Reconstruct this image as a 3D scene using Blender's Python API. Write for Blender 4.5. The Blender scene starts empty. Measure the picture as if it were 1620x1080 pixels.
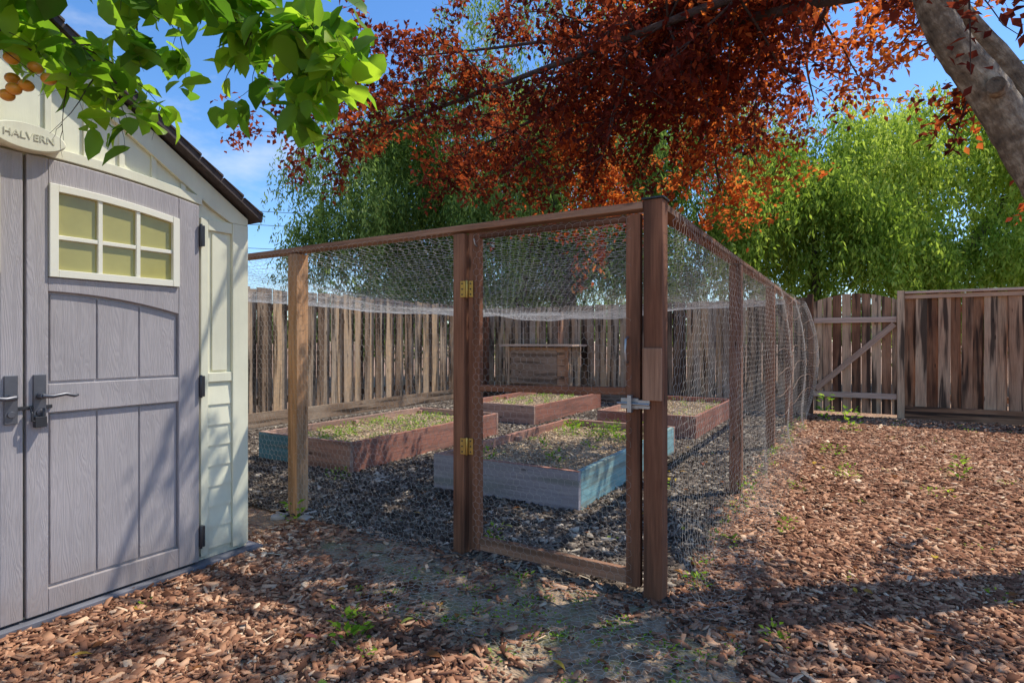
import bpy, math, random
import numpy as np
from mathutils import Vector, Matrix
rng=np.random.default_rng(7); random.seed(7)
scene=bpy.context.scene
A=math.radians(31); CA,SA=math.cos(A),math.sin(A)
def W(r,f,h=0.0):
    """site survey frame (metres right / forward of the viewpoint, height) -> world, y axis along the enclosure"""
    return (CA*r-SA*f, SA*r+CA*f, h)
# ------------------------------------------------------------------ helpers
def link(o,parent=None):
    scene.collection.objects.link(o)
    if parent is not None: o.parent=parent
    return o
def empty(name):
    e=bpy.data.objects.new(name,None); scene.collection.objects.link(e); return e
def np_mesh(name,V,F,rnd=None,mat=None,parent=None,smooth=False):
    V=np.ascontiguousarray(V,dtype=np.float32); F=np.ascontiguousarray(F,dtype=np.int32)
    me=bpy.data.meshes.new(name); k=F.shape[1]
    me.vertices.add(len(V)); me.vertices.foreach_set('co',V.ravel())
    me.loops.add(F.size); me.loops.foreach_set('vertex_index',F.ravel())
    me.polygons.add(len(F)); me.polygons.foreach_set('loop_start',np.arange(0,F.size,k,dtype=np.int32))
    if smooth: me.polygons.foreach_set('use_smooth',np.ones(len(F),dtype=bool))
    me.update(calc_edges=True)
    if rnd is not None:
        a=me.attributes.new('rnd','FLOAT','POINT'); a.data.foreach_set('value',np.ascontiguousarray(rnd,dtype=np.float32))
    o=bpy.data.objects.new(name,me)
    if mat: me.materials.append(mat)
    return link(o,parent)
class MB:
    def __init__(s): s.v=[];s.f=[];s.r=[];s.g=[];s.sm=[]
    def box(s,c,size,rot=None,rnd=None,taper=None):
        rnd=random.random() if rnd is None else rnd
        n=len(s.v); ax=int(np.argmax(size)); off=(random.uniform(0,50),random.uniform(0,50),random.uniform(0,50))
        for dx in(-.5,.5):
            for dy in(-.5,.5):
                for dz in(-.5,.5):
                    l=Vector((dx*size[0],dy*size[1],dz*size[2]))
                    g=[l.x,l.y,l.z]; g[ax],g[2]=g[2],g[ax]
                    s.g.append((g[0]+off[0],g[1]+off[1],g[2]+off[2]))
                    if rot is not None: l=rot@l
                    s.v.append((c[0]+l.x,c[1]+l.y,c[2]+l.z)); s.r.append(rnd)
        for f in((0,1,3,2),(4,6,7,5),(0,4,5,1),(2,3,7,6),(0,2,6,4),(1,5,7,3)):
            s.f.append(tuple(n+i for i in f)); s.sm.append(False)
    def bb(s,x0,x1,y0,y1,z0,z1,**k): s.box(((x0+x1)/2,(y0+y1)/2,(z0+z1)/2),(x1-x0,y1-y0,z1-z0),**k)
    def beam(s,p,q,w,h,rnd=None):
        p=Vector(p);q=Vector(q);d=q-p
        s.box((p+q)/2,(w,d.length,h),rot=d.to_track_quat('Y','Z').to_matrix(),rnd=rnd)
    def prism_x(s,poly,x0,x1,rnd=None):
        """poly = [(y,z)...] extruded along x"""
        rnd=random.random() if rnd is None else rnd
        n=len(s.v);k=len(poly)
        area=sum(poly[i][0]*poly[(i+1)%k][1]-poly[(i+1)%k][0]*poly[i][1] for i in range(k))
        if area<0: poly=poly[::-1]
        for x in(x0,x1):
            for y,z in poly: s.v.append((x,y,z)); s.g.append((x,y,z)); s.r.append(rnd)
        s.f.append(tuple(n+k+i for i in range(k))); s.f.append(tuple(n+k-1-i for i in range(k)))
        for i in range(k):
            j=(i+1)%k; s.f.append((n+i,n+j,n+k+j,n+k+i))
        s.sm+= [False]*(k+2)
    def tube(s,pts,rad,seg=8,rnd=None,wob=0.0):
        rnd=random.random() if rnd is None else rnd
        pts=[Vector(p) for p in pts]; n0=len(s.v); up=Vector((.31,.17,.93)); dist=0
        for i,p in enumerate(pts):
            d=(pts[min(i+1,len(pts)-1)]-pts[max(i-1,0)]).normalized()
            a=d.cross(up)
            if a.length<1e-3: a=d.cross(Vector((1,0,0)))
            a.normalize(); b=d.cross(a); up=b*-1 if b.dot(up)<0 else b
            a=d.cross(up).normalized(); b=d.cross(a)
            if i: dist+=(p-pts[i-1]).length
            for k in range(seg):
                t=2*math.pi*k/seg; r=rad[i]*(1+random.uniform(-wob,wob))
                q=p+a*(math.cos(t)*r)+b*(math.sin(t)*r)
                s.v.append(tuple(q)); s.r.append(rnd); s.g.append((math.cos(t)*rad[i],math.sin(t)*rad[i],dist))
        for i in range(len(pts)-1):
            for k in range(seg):
                k2=(k+1)%seg; s.f.append((n0+i*seg+k,n0+i*seg+k2,n0+(i+1)*seg+k2,n0+(i+1)*seg+k)); s.sm.append(True)
        s.f.append(tuple(n0+k for k in range(seg))[::-1]); s.f.append(tuple(n0+(len(pts)-1)*seg+k for k in range(seg))); s.sm+=[False,False]
    def obj(s,name,mat,parent=None,bevel=0):
        me=bpy.data.meshes.new(name); me.from_pydata(s.v,[],s.f)
        me.polygons.foreach_set('use_smooth',s.sm)
        a=me.attributes.new('rnd','FLOAT','POINT'); a.data.foreach_set('value',s.r)
        a=me.attributes.new('gco','FLOAT_VECTOR','POINT'); a.data.foreach_set('vector',np.array(s.g,dtype=np.float32).ravel())
        me.materials.append(mat); me.update()
        o=link(bpy.data.objects.new(name,me),parent)
        if bevel:
            m=o.modifiers.new('b','BEVEL'); m.width=bevel; m.segments=2; m.limit_method='ANGLE'
        return o
def smooth_path(pts,rad,sub=5):
    P=[Vector(p) for p in pts]; out=[];ro=[]
    for i in range(len(P)-1):
        p0=P[max(i-1,0)];p1=P[i];p2=P[i+1];p3=P[min(i+2,len(P)-1)]
        for k in range(sub):
            t=k/sub
            out.append(.5*((2*p1)+(p2-p0)*t+(2*p0-5*p1+4*p2-p3)*t*t+(3*p1-p0-3*p2+p3)*t**3)); ro.append(rad[i]*(1-t)+rad[i+1]*t)
    out.append(P[-1]);ro.append(rad[-1]); return out,ro
# ------------------------------------------------------------------ materials
def newmat(name):
    m=bpy.data.materials.new(name); m.use_nodes=True; nt=m.node_tree
    b=nt.nodes['Principled BSDF']; return m,nt,b
def N(nt,t,**k):
    n=nt.nodes.new(t)
    for a,v in k.items():
        if a in n.inputs: n.inputs[a].default_value=v
        else: setattr(n,a,v)
    return n
def ramp(nt,stops,fac=None):
    r=nt.nodes.new('ShaderNodeValToRGB'); e=r.color_ramp.elements
    while len(e)<len(stops): e.new(.5)
    for i,(p,c) in enumerate(stops): e[i].position=p; e[i].color=(*c,1)
    if fac is not None: nt.links.new(fac,r.inputs[0])
    return r
def mix(nt,fac,a,b,mode='MIX'):
    m=nt.nodes.new('ShaderNodeMix'); m.data_type='RGBA'; m.blend_type=mode
    for s,v in((0,fac),(6,a),(7,b)):
        if isinstance(v,(int,float)): m.inputs[s].default_value=v
        elif isinstance(v,tuple): m.inputs[s].default_value=(*v,1)
        else: nt.links.new(v,m.inputs[s])
    return m.outputs[2]
def math_n(nt,op,a,b=0.0):
    m=nt.nodes.new('ShaderNodeMath'); m.operation=op
    for s,v in((0,a),(1,b)):
        if isinstance(v,(int,float)): m.inputs[s].default_value=v
        else: nt.links.new(v,m.inputs[s])
    return m.outputs[0]
def attr(nt,name): 
    a=nt.nodes.new('ShaderNodeAttribute'); a.attribute_name=name; return a
def bump(nt,b,h,strength,dist=.01):
    bp=N(nt,'ShaderNodeBump'); bp.inputs['Strength'].default_value=strength; bp.inputs['Distance'].default_value=dist
    nt.links.new(h,bp.inputs['Height']); nt.links.new(bp.outputs[0],b.inputs['Normal'])
def mapped_noise(nt,vec,scale,nscale=1.0,detail=5,rough=.6):
    mp=N(nt,'ShaderNodeMapping'); mp.inputs['Scale'].default_value=scale; nt.links.new(vec,mp.inputs[0])
    n=N(nt,'ShaderNodeTexNoise'); n.inputs['Scale'].default_value=nscale; n.inputs['Detail'].default_value=detail; n.inputs['Roughness'].default_value=rough
    nt.links.new(mp.outputs[0],n.inputs[0]); return n.outputs[0]
def wood(name,stops,stain=(.03,.02,.015),stain_amt=.5,grain=.6,rough=.85,knots=True):
    m,nt,b=newmat(name)
    g=attr(nt,'gco').outputs['Vector']; r=attr(nt,'rnd').outputs['Fac']
    fine=mapped_noise(nt,g,(90,90,3.5),1,5,.7); big=mapped_noise(nt,g,(9,9,1.6),1,3,.6)
    geo=N(nt,'ShaderNodeNewGeometry'); patch=mapped_noise(nt,geo.outputs['Position'],(1.3,1.3,1.3),1,3,.6)
    f=math_n(nt,'ADD',math_n(nt,'MULTIPLY',r,.66),math_n(nt,'MULTIPLY',big,.42))
    f=math_n(nt,'ADD',f,math_n(nt,'MULTIPLY',math_n(nt,'SUBTRACT',patch,.5),.6))
    c=ramp(nt,stops,f).outputs[0]
    gr=ramp(nt,[(.32,(.35,.35,.35)),(.6,(1,1,1))],fine).outputs[0]
    c=mix(nt,grain,c,gr,'MULTIPLY')
    st=mapped_noise(nt,g,(14,14,.9),1,3,.5); sf=ramp(nt,[(.50,(0,0,0)),(.62,(1,1,1))],st).outputs[0]
    c=mix(nt,math_n(nt,'MULTIPLY',sf,stain_amt),c,stain)
    if knots:
        mp=N(nt,'ShaderNodeMapping'); mp.inputs['Scale'].default_value=(9,9,2.6); nt.links.new(g,mp.inputs[0])
        v=N(nt,'ShaderNodeTexVoronoi'); v.inputs['Scale'].default_value=1; nt.links.new(mp.outputs[0],v.inputs[0])
        kf=ramp(nt,[(.06,(1,1,1)),(.13,(0,0,0))],v.outputs['Distance']).outputs[0]
        c=mix(nt,math_n(nt,'MULTIPLY',kf,.75),c,(.03,.016,.01))
    nt.links.new(c,b.inputs['Base Color']); b.inputs['Roughness'].default_value=rough; b.inputs['Specular IOR Level'].default_value=.2
    bump(nt,b,fine,.6,.004); return m
def to_diffuse(nt,b,col):
    d=N(nt,'ShaderNodeBsdfDiffuse'); nt.links.new(col,d.inputs[0]); nt.nodes.remove(b); return d
def leafmat(name,stops,trans=.45,tboost=1.4,shiny=False):
    m,nt,b=newmat(name); r=attr(nt,'rnd').outputs['Fac']
    c=ramp(nt,stops,r).outputs[0]
    if shiny:
        nt.links.new(c,b.inputs['Base Color']); b.inputs['Roughness'].default_value=.45; b.inputs['Specular IOR Level'].default_value=.35
    else: b=to_diffuse(nt,b,c)
    t=N(nt,'ShaderNodeBsdfTranslucent'); tc=mix(nt,1.0,c,(tboost,tboost,tboost*.6),'MULTIPLY'); nt.links.new(tc,t.inputs[0])
    ms=N(nt,'ShaderNodeMixShader'); ms.inputs[0].default_value=trans
    nt.links.new(b.outputs[0],ms.inputs[1]); nt.links.new(t.outputs[0],ms.inputs[2])
    nt.links.new(ms.outputs[0],nt.nodes['Material Output'].inputs[0]); return m
def plain(name,col,rough=.5,metal=0,nscale=0,amt=.25,bmp=0):
    m,nt,b=newmat(name); b.inputs['Roughness'].default_value=rough; b.inputs['Metallic'].default_value=metal
    tc=N(nt,'ShaderNodeTexCoord'); n=mapped_noise(nt,tc.outputs['Object'],(1,1,1),nscale or 12,4,.6)
    dark=tuple(x*(1-amt) for x in col); lite=tuple(min(1,x*(1+amt*.4)) for x in col)
    c=ramp(nt,[(.3,dark),(.7,lite)],n).outputs[0]; nt.links.new(c,b.inputs['Base Color'])
    if bmp: bump(nt,b,n,bmp,.005)
    return m
M_fence=wood('weathered_fence_wood',[(.15,(.13,.075,.045)),(.38,(.33,.22,.14)),(.6,(.52,.39,.27)),(.85,(.64,.42,.24))],stain_amt=.88)
M_fence2=wood('redwood_fence_wood',[(.15,(.17,.072,.038)),(.42,(.40,.20,.105)),(.65,(.58,.34,.20)),(.92,(.72,.50,.31))],stain_amt=.88)
M_rail=wood('pale_rail_wood',[(.2,(.54,.34,.22)),(.8,(.74,.53,.39))],stain_amt=.2,knots=False)
M_post=wood('old_post_wood',[(.2,(.17,.064,.034)),(.5,(.32,.14,.075)),(.85,(.50,.28,.17))],stain_amt=.55)
M_postl=wood('sunlit_post_wood',[(.2,(.46,.21,.09)),(.5,(.64,.33,.155)),(.85,(.72,.46,.27))],stain_amt=.4)  # front posts: their sunlit orange is put into the wood colour
M_bed=wood('red_bed_wood',[(.2,(.29,.11,.072)),(.5,(.46,.20,.135)),(.85,(.58,.36,.26))],stain_amt=.45,stain=(.15,.10,.08))
M_bedgrey=wood('mauve_bed_paint',[(.2,(.26,.21,.21)),(.5,(.40,.34,.345)),(.85,(.48,.44,.43))],stain_amt=.45,stain=(.18,.21,.14),grain=.45)
M_bedblue=wood('blue_bed_paint',[(.2,(.11,.26,.29)),(.5,(.17,.39,.42)),(.85,(.34,.52,.50))],stain_amt=.5,stain=(.24,.18,.10),grain=.45)
def barkmat(name,a,b_,c_):
    m,nt,b=newmat(name); g=attr(nt,'gco').outputs['Vector']
    n=mapped_noise(nt,g,(22,22,9),1,6,.7); n2=mapped_noise(nt,g,(6,6,14),1,4,.6)
    c=ramp(nt,[(.34,a),(.5,b_),(.66,c_)],math_n(nt,'ADD',math_n(nt,'MULTIPLY',n,.6),math_n(nt,'MULTIPLY',n2,.4))).outputs[0]
    nt.links.new(c,b.inputs['Base Color']); b.inputs['Roughness'].default_value=.9; bump(nt,b,n,1.0,.04); return m
M_bark=barkmat('plum_bark',(.045,.03,.022),(.24,.18,.12),(.62,.52,.38))
M_twig=barkmat('plum_twig_bark',(.03,.018,.015),(.08,.05,.04),(.15,.10,.08))
M_bark2=barkmat('dark_bark',(.03,.02,.015),(.08,.06,.045),(.16,.12,.09))
def wiremat(name,col):
    m,nt,b=newmat(name); geo=N(nt,'ShaderNodeNewGeometry')
    c=ramp(nt,[(.35,tuple(v*.6 for v in col)),(.6,col)],mapped_noise(nt,geo.outputs['Position'],(1,1,1),3,2,.5)).outputs[0]
    d=to_diffuse(nt,b,c); nt.links.new(d.outputs[0],nt.nodes['Material Output'].inputs[0]); return m
M_wire=wiremat('galvanised_wire',(.66,.60,.51)); M_wire2=wiremat('pale_netting',(.80,.77,.72))
M_brass=plain('brass',(.55,.36,.10),.35,.8); M_steel=plain('zinc_steel',(.42,.42,.42),.4,.8)
M_black=plain('dark_iron',(.05,.05,.055),.4,.4)
BARE=[(-1.25,2.2,.95,.42),(-.65,1.75,.55,.45),(-2.3,2.35,.6,.25)]
def groundmat(name,stops,soil,scale,thr=.5,bares=()):
    m,nt,b=newmat(name); geo=N(nt,'ShaderNodeNewGeometry'); pos=geo.outputs['Position']
    v=N(nt,'ShaderNodeTexVoronoi'); v.inputs['Scale'].default_value=scale
    mp=N(nt,'ShaderNodeMapping'); mp.inputs['Scale'].default_value=(1,1.7,1); nt.links.new(pos,mp.inputs[0]); nt.links.new(mp.outputs[0],v.inputs[0])
    sep=N(nt,'ShaderNodeSeparateColor'); nt.links.new(v.outputs['Color'],sep.inputs[0])
    c=ramp(nt,stops,sep.outputs[0]).outputs[0]
    n=mapped_noise(nt,pos,(1,1,1),1.3,5,.6); nf=ramp(nt,[(thr,(0,0,0)),(thr+.12,(1,1,1))],n).outputs[0]
    c=mix(nt,math_n(nt,'MULTIPLY',nf,.75),c,soil)
    if bares:
        dirt=ramp(nt,[(.35,tuple(q*.65 for q in soil)),(.65,tuple(q*1.5 for q in soil))],mapped_noise(nt,pos,(1,1,1),9,8,.7)).outputs[0]
        moss=ramp(nt,[(.50,(0,0,0)),(.60,(1,1,1))],mapped_noise(nt,pos,(1,1,1),5,6,.65)).outputs[0]
        dirt=mix(nt,math_n(nt,'MULTIPLY',moss,.55),dirt,(.22,.24,.09))
    for (cx,cy,rx,ry) in bares:
        mp=N(nt,'ShaderNodeMapping'); mp.vector_type='POINT'; mp.inputs['Location'].default_value=(-cx/rx,-cy/ry,0); mp.inputs['Scale'].default_value=(1/rx,1/ry,1); nt.links.new(pos,mp.inputs[0])
        ln=N(nt,'ShaderNodeVectorMath'); ln.operation='LENGTH'
        flat=N(nt,'ShaderNodeVectorMath'); flat.operation='MULTIPLY'; flat.inputs[1].default_value=(1,1,0); nt.links.new(mp.outputs[0],flat.inputs[0]); nt.links.new(flat.outputs[0],ln.inputs[0])
        e=math_n(nt,'ADD',ln.outputs['Value'],math_n(nt,'MULTIPLY',mapped_noise(nt,pos,(1,1,1),7,5,.6),.5))
        c=mix(nt,ramp(nt,[(.95,(1,1,1)),(1.0,(0,0,0))],math_n(nt,'MULTIPLY',e,.8)).outputs[0],c,dirt)
    nt.links.new(c,b.inputs['Base Color']); b.inputs['Roughness'].default_value=.95
    bump(nt,b,v.outputs['Distance'],.9,.02); return m
RED=[(.0,(.085,.04,.025)),(.3,(.26,.12,.07)),(.6,(.45,.235,.135)),(.85,(.66,.41,.25)),(1,(.84,.64,.43))]
GREY=[(.0,(.045,.034,.027)),(.4,(.13,.10,.078)),(.7,(.26,.21,.16)),(.86,(.48,.40,.30)),(1,(.70,.60,.46))]
TAN=[(.0,(.18,.12,.08)),(.4,(.44,.31,.19)),(.8,(.66,.50,.32)),(1,(.76,.62,.42))]
M_ground=groundmat('mulch_ground',RED,(.36,.25,.155),45,bares=BARE)
M_inside=groundmat('dark_mulch_ground',GREY,(.15,.115,.085),50)
M_soil=groundmat('bed_soil',TAN,(.42,.31,.20),60)
def chipmat(name,stops):
    m,nt,b=newmat(name); r=attr(nt,'rnd').outputs['Fac']; geo=N(nt,'ShaderNodeNewGeometry')
    n=mapped_noise(nt,geo.outputs['Position'],(1,1,1),.8,3,.5)
    f=math_n(nt,'ADD',r,math_n(nt,'MULTIPLY',math_n(nt,'SUBTRACT',n,.5),.6))
    c=ramp(nt,stops,f).outputs[0]; d=to_diffuse(nt,b,c); nt.links.new(d.outputs[0],nt.nodes['Material Output'].inputs[0]); return m
M_chip=chipmat('red_wood_chips',RED); M_chipg=chipmat('grey_wood_chips',GREY); M_chipt=chipmat('tan_chips',TAN)
# ------------------------------------------------------------------ ground
def sheet(name,x0,x1,y0,y1,z,mat,parent=None):
    return np_mesh(name,[(x0,y0,z),(x1,y0,z),(x1,y1,z),(x0,y1,z)],[(0,1,2,3)],mat=mat,parent=parent)
sheet('ground',-600,600,-600,600,0,M_ground)
def chips(name,n,region,mat,z0,L=(.018,.05),reject=None,ybias=1.0):
    x0,x1,y0,y1=region
    X=rng.uniform(x0,x1,n); Y=y0+(y1-y0)*rng.uniform(0,1,n)**ybias
    if reject is not None:
        k=~reject(X,Y); X=X[k];Y=Y[k]
    n=len(X); l=rng.uniform(L[0],L[1],n)*.5*rng.choice([.4,.7,1,1.5],n); w=l*rng.uniform(.2,.6,n); t=rng.uniform(.0015,.004,n)
    yaw=rng.uniform(0,2*np.pi,n); pit=rng.normal(0,.24,n); rol=rng.normal(0,.35,n)
    D=np.stack([np.cos(yaw)*np.cos(pit),np.sin(yaw)*np.cos(pit),np.sin(pit)],1)
    S=np.stack([-np.sin(yaw)*np.cos(rol),np.cos(yaw)*np.cos(rol),np.sin(rol)],1)
    U=np.cross(D,S); C=np.stack([X,Y,z0+rng.uniform(.003,.016,n)],1)
    V=[]
    for sx,sy,sz in((-1,-1,-1),(1,-.7,-1),(1,.7,-1),(-1,1,-1),(-1,-.8,1),(1,-.6,1),(.9,.8,1),(-1,.7,1)):
        V.append(C+D*(sx*l)[:,None]+S*(sy*w)[:,None]+U*(sz*t)[:,None])
    V=np.stack(V,1).reshape(-1,3)
    F=np.array([(4,5,6,7),(0,1,5,4),(1,2,6,5),(2,3,7,6),(3,0,4,7)])
    F=(F[None]+(np.arange(n)*8)[:,None,None]).reshape(-1,4)
    return np_mesh(name,V,F,np.repeat(rng.beta(1.7,2.0,n),8),mat)
XL,XR,YF,YB=-7.0,-.75,2.62,10.5
inside=lambda X,Y:(X<XR-.02)&(Y>YF)
shedr=lambda X,Y:(X<-2.97)&(Y<2.1)
def bare(X,Y):
    k=np.zeros(len(X),bool)
    for (cx,cy,rx,ry) in BARE:
        k|=(((X-cx)/rx)**2+((Y-cy)/ry)**2)<rng.uniform(.2,1.5,len(X))
    return k&(rng.uniform(0,1,len(X))<.88)
chips('mulch',90000,(-3.2,3.6,.7,4.2),M_chip,0,reject=lambda X,Y:inside(X,Y)|shedr(X,Y)|bare(X,Y))
chips('mulch.001',60000,(-.85,5.2,4.0,10.6),M_chip,0,L=(.025,.06),ybias=1.2)
sheet('path',XL-.1,XR,YF-.02,YB+.15,.004,M_inside)
BEDS=[(-2.94,-1.65,3.65,6.15),(-5.2,-3.9,3.65,6.15),(-5.2,-3.9,7.1,9.6),(-2.94,-1.65,7.1,9.6)]
def inbed(X,Y):
    k=np.zeros(len(X),bool)
    for a,b,c,d in BEDS: k|=(X>a)&(X<b)&(Y>c)&(Y<d)
    return k
chips('dark_mulch',95000,(-6.9,XR+.03,YF-.05,10.4),M_chipg,.004,L=(.02,.055),reject=inbed,ybias=1.25)
# ------------------------------------------------------------------ nets
def net(name,f,u0,u1,v0,v1,cell=.05,r=.0008,mat=None,parent=None,jit=.003):
    du=cell/2; dv=cell*.8; nu=int((u1-u0)/du)+1; nv=int((v1-v0)/dv)+1
    i,j=np.meshgrid(np.arange(nu),np.arange(nv),indexing='ij')
    up=((i+j)%2==1)
    u=u0+i*du; v=np.clip(v0+j*dv+np.where(up,1,-1)*cell*.14,v0,v1)
    P=np.stack(f(u.astype(float),v.astype(float)),-1)+rng.normal(0,jit,(nu,nv,3))
    idx=np.arange(nu*nv).reshape(nu,nv)
    e1=np.stack([idx[:-1].ravel(),idx[1:].ravel()],1)
    m=up[:,:-1]; e2=np.stack([idx[:,:-1][m],idx[:,1:][m]],1)
    E=np.concatenate([e1,e2]); P=P.reshape(-1,3); a=P[E[:,0]]; b=P[E[:,1]]
    d=b-a; d/=np.linalg.norm(d,axis=1)[:,None]+1e-9
    s=np.cross(d,[.3,.5,.81]); s/=np.linalg.norm(s,axis=1)[:,None]; t=np.cross(d,s)
    V=[]
    for q in(a,b):
        for k in range(3):
            th=2*np.pi*k/3; V.append(q+(s*math.cos(th)+t*math.sin(th))*r)
    V=np.stack(V,1).reshape(-1,3); F=np.array([(0,1,4,3),(1,2,5,4),(2,0,3,5)])
    F=(F[None]+(np.arange(len(E))*6)[:,None,None]).reshape(-1,4)
    return np_mesh(name,V,F,mat=mat,parent=parent)
def wav(a,b,s=1.0,k=0): return (np.sin(a*1.7+b*2.3+k)+np.sin(a*3.9-b*1.3+k*2)*.6+np.sin(a*8.1+b*5.7+k)*.25)*s
enc=empty('garden_enclosure')
net('front_wire',lambda u,v:(u,2.565+wav(u,v,.006),v),-7.0,-1.92,.0,1.82,cell=.042,r=.0006,jit=.002,parent=enc,mat=M_wire)
def sidef(u,v):
    t=np.clip((u-4.7)/5.5,0,1); bulge=.02+.22*t*np.sin(np.clip(v/1.85,0,1)*np.pi)**.8+.05*t*np.sin(u*4)+.10*np.exp(-v*6)*(1+.6*np.sin(u*3))
    return (-.735+bulge+wav(u,v,.008),u,v)
net('side_wire',sidef,2.6,10.5,.0,1.84,parent=enc,mat=M_wire,cell=.050,r=.00072,jit=.0025)
def rooff(u,v):
    a=np.clip((u-XL)/(XR-XL),0,1); b=np.clip((v-YF)/(YB-YF),0,1)
    s=(np.sin(a*np.pi)**.55)*(np.sin(b*np.pi)**.5)
    return (u,v,1.845-.28*s+wav(u*1.2,v*1.1,.022,1)*s+.05*s*np.sin(u*2.2))
net('roof_netting',rooff,XL,XR,YF,YB,cell=.064,parent=enc,mat=M_wire2,r=.0012)
net('ground_flap',lambda u,v:(u,v,.022+.012*np.sin(u*6+v*9)),-2.6,-.35,1.85,2.6,parent=enc,mat=M_wire,cell=.04,r=.0006)
net('side_flap',lambda u,v:(u,v,.03+.012*np.sin(v*6+u*9)),-.7,-.42,2.6,8.0,parent=enc,mat=M_wire,cell=.045,r=.0007)
mb=MB()
for k in range(7):
    h=.5+.2*k; pts=[]
    for i in range(30):
        y=6.2+4.3*i/29; x,_,_=sidef(np.array(y),np.array(h)); pts.append((float(x)+.012,y,h-.05*math.sin(i*.8+k)-.03*math.sin(i*.33)))
    mb.tube(pts,[.0026]*30,4)
mb.obj('tie_wires',plain('rusty_wire',(.30,.18,.11),.7),enc)
mb=MB()
def post(mb,x,y,w,d,z0,z1,**k): mb.bb(x-w/2,x+w/2,y-d/2,y+d/2,z0,z1,**k)
post(mb,-.79,2.61,.089,.089,0,1.853,rnd=.25)
for y in(4.75,6.9,9.0): post(mb,-.795,y,.089,.089,0,1.80,rnd=.45)
post(mb,-1.893,2.615,.075,.089,0,1.80,rnd=.45)
for x in(-5.1,-6.9): post(mb,x,10.4,.089,.089,0,1.8)
mb.obj('posts',M_post,enc,.004)
mb=MB(); post(mb,-3.30,2.615,.095,.095,0,1.80,rnd=.5); post(mb,-5.2,2.615,.09,.09,0,1.80); post(mb,-6.9,2.615,.09,.09,0,1.8)
mb.obj('front_posts',M_postl,enc,.004)
mb=MB()
mb.beam((-7.0,2.615,1.826),(-3.2,2.615,1.826),.085,.034,rnd=.8); mb.beam((-3.2,2.612,1.828),(-.838,2.612,1.832),.085,.034,rnd=.75)
mb.beam((-.79,2.66,1.826),(-.795,6.9,1.822),.085,.034,rnd=.5); mb.beam((-.795,6.9,1.822),(-.80,10.5,1.818),.085,.034,rnd=.7)
mb.bb(-.833,-.79+.046,2.545,2.563,.93,1.17,rnd=.9)
mb.obj('top_beams',M_post,enc,.003)
mb=MB(); mb.bb(-.842,-.738,2.558,2.662,1.854,1.862); mb.obj('post_cap',M_black,enc,.001)
mb=MB()
mb.bb(-1.835,-1.762,2.585,2.623,.05,1.798,rnd=.4); mb.bb(-.925,-.855,2.585,2.623,.05,1.798,rnd=.3)
mb.bb(-1.762,-.925,2.587,2.621,1.768,1.798,rnd=.3); mb.bb(-1.762,-.925,2.587,2.621,.055,.125,rnd=.7)
mb.beam((-1.762,2.604,.945),(-.925,2.604,.965),.034,.035,rnd=.4)
mb.obj('gate_frame',M_post,enc,.003)
net('gate_wire',lambda u,v:(u,2.582+wav(u,v,.003),v),-1.80,-.89,.06,1.79,cell=.040,r=.0005,jit=.0018,parent=enc,mat=M_wire)
mb=MB()
for z in(1.49,.62):
    mb.bb(-1.875,-1.842,2.562,2.568,z-.045,z+.045); mb.bb(-1.832,-1.80,2.577,2.583,z-.045,z+.045)
    mb.tube([(-1.837,2.570,z-.048),(-1.837,2.570,z+.048)],[.007,.007],8)
mb.obj('hinges',M_brass,enc,.001)
mb=MB()
for z in(1.49,.62):
    for dz in(-.03,0,.03):
        mb.tube([(-1.862,2.5625,z+dz),(-1.862,2.560,z+dz)],[.005,.005],6); mb.tube([(-1.816,2.5775,z+dz),(-1.816,2.575,z+dz)],[.005,.005],6)
mb.obj('hinge_screws',M_black,enc)
mb=MB()
mb.bb(-.945,-.86,2.572,2.580,.885,.935); mb.bb(-.855,-.80,2.552,2.562,.89,.93); mb.tube([(-.96,2.562,.91),(-.80,2.548,.91)],[.006,.006],8)
mb.bb(-.905,-.885,2.545,2.575,.87,.95)
mb.tube([(-.915,2.583,1.10),(-.915,2.555,1.11),(-.915,2.545,1.16),(-.915,2.555,1.21),(-.915,2.583,1.22)],[.006]*5,8)
mb.tube([(-1.775,2.583,1.72),(-1.775,2.56,1.73),(-1.775,2.55,1.76)],[.004]*3,6)
mb.obj('latch',M_steel,enc,.001)
mb=MB()
for k in range(9):
    a=random.uniform(0,6.28); mb.box((-3.3+math.cos(a)*.11+.03,2.56+math.sin(a)*.10,.012),(.09,.07,.03),rot=Matrix.Rotation(a,3,'Z'))
mb.obj('concrete_footing',plain('pale_concrete',(.48,.43,.37),.9,0,20,.3,.4),enc,.008)
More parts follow.
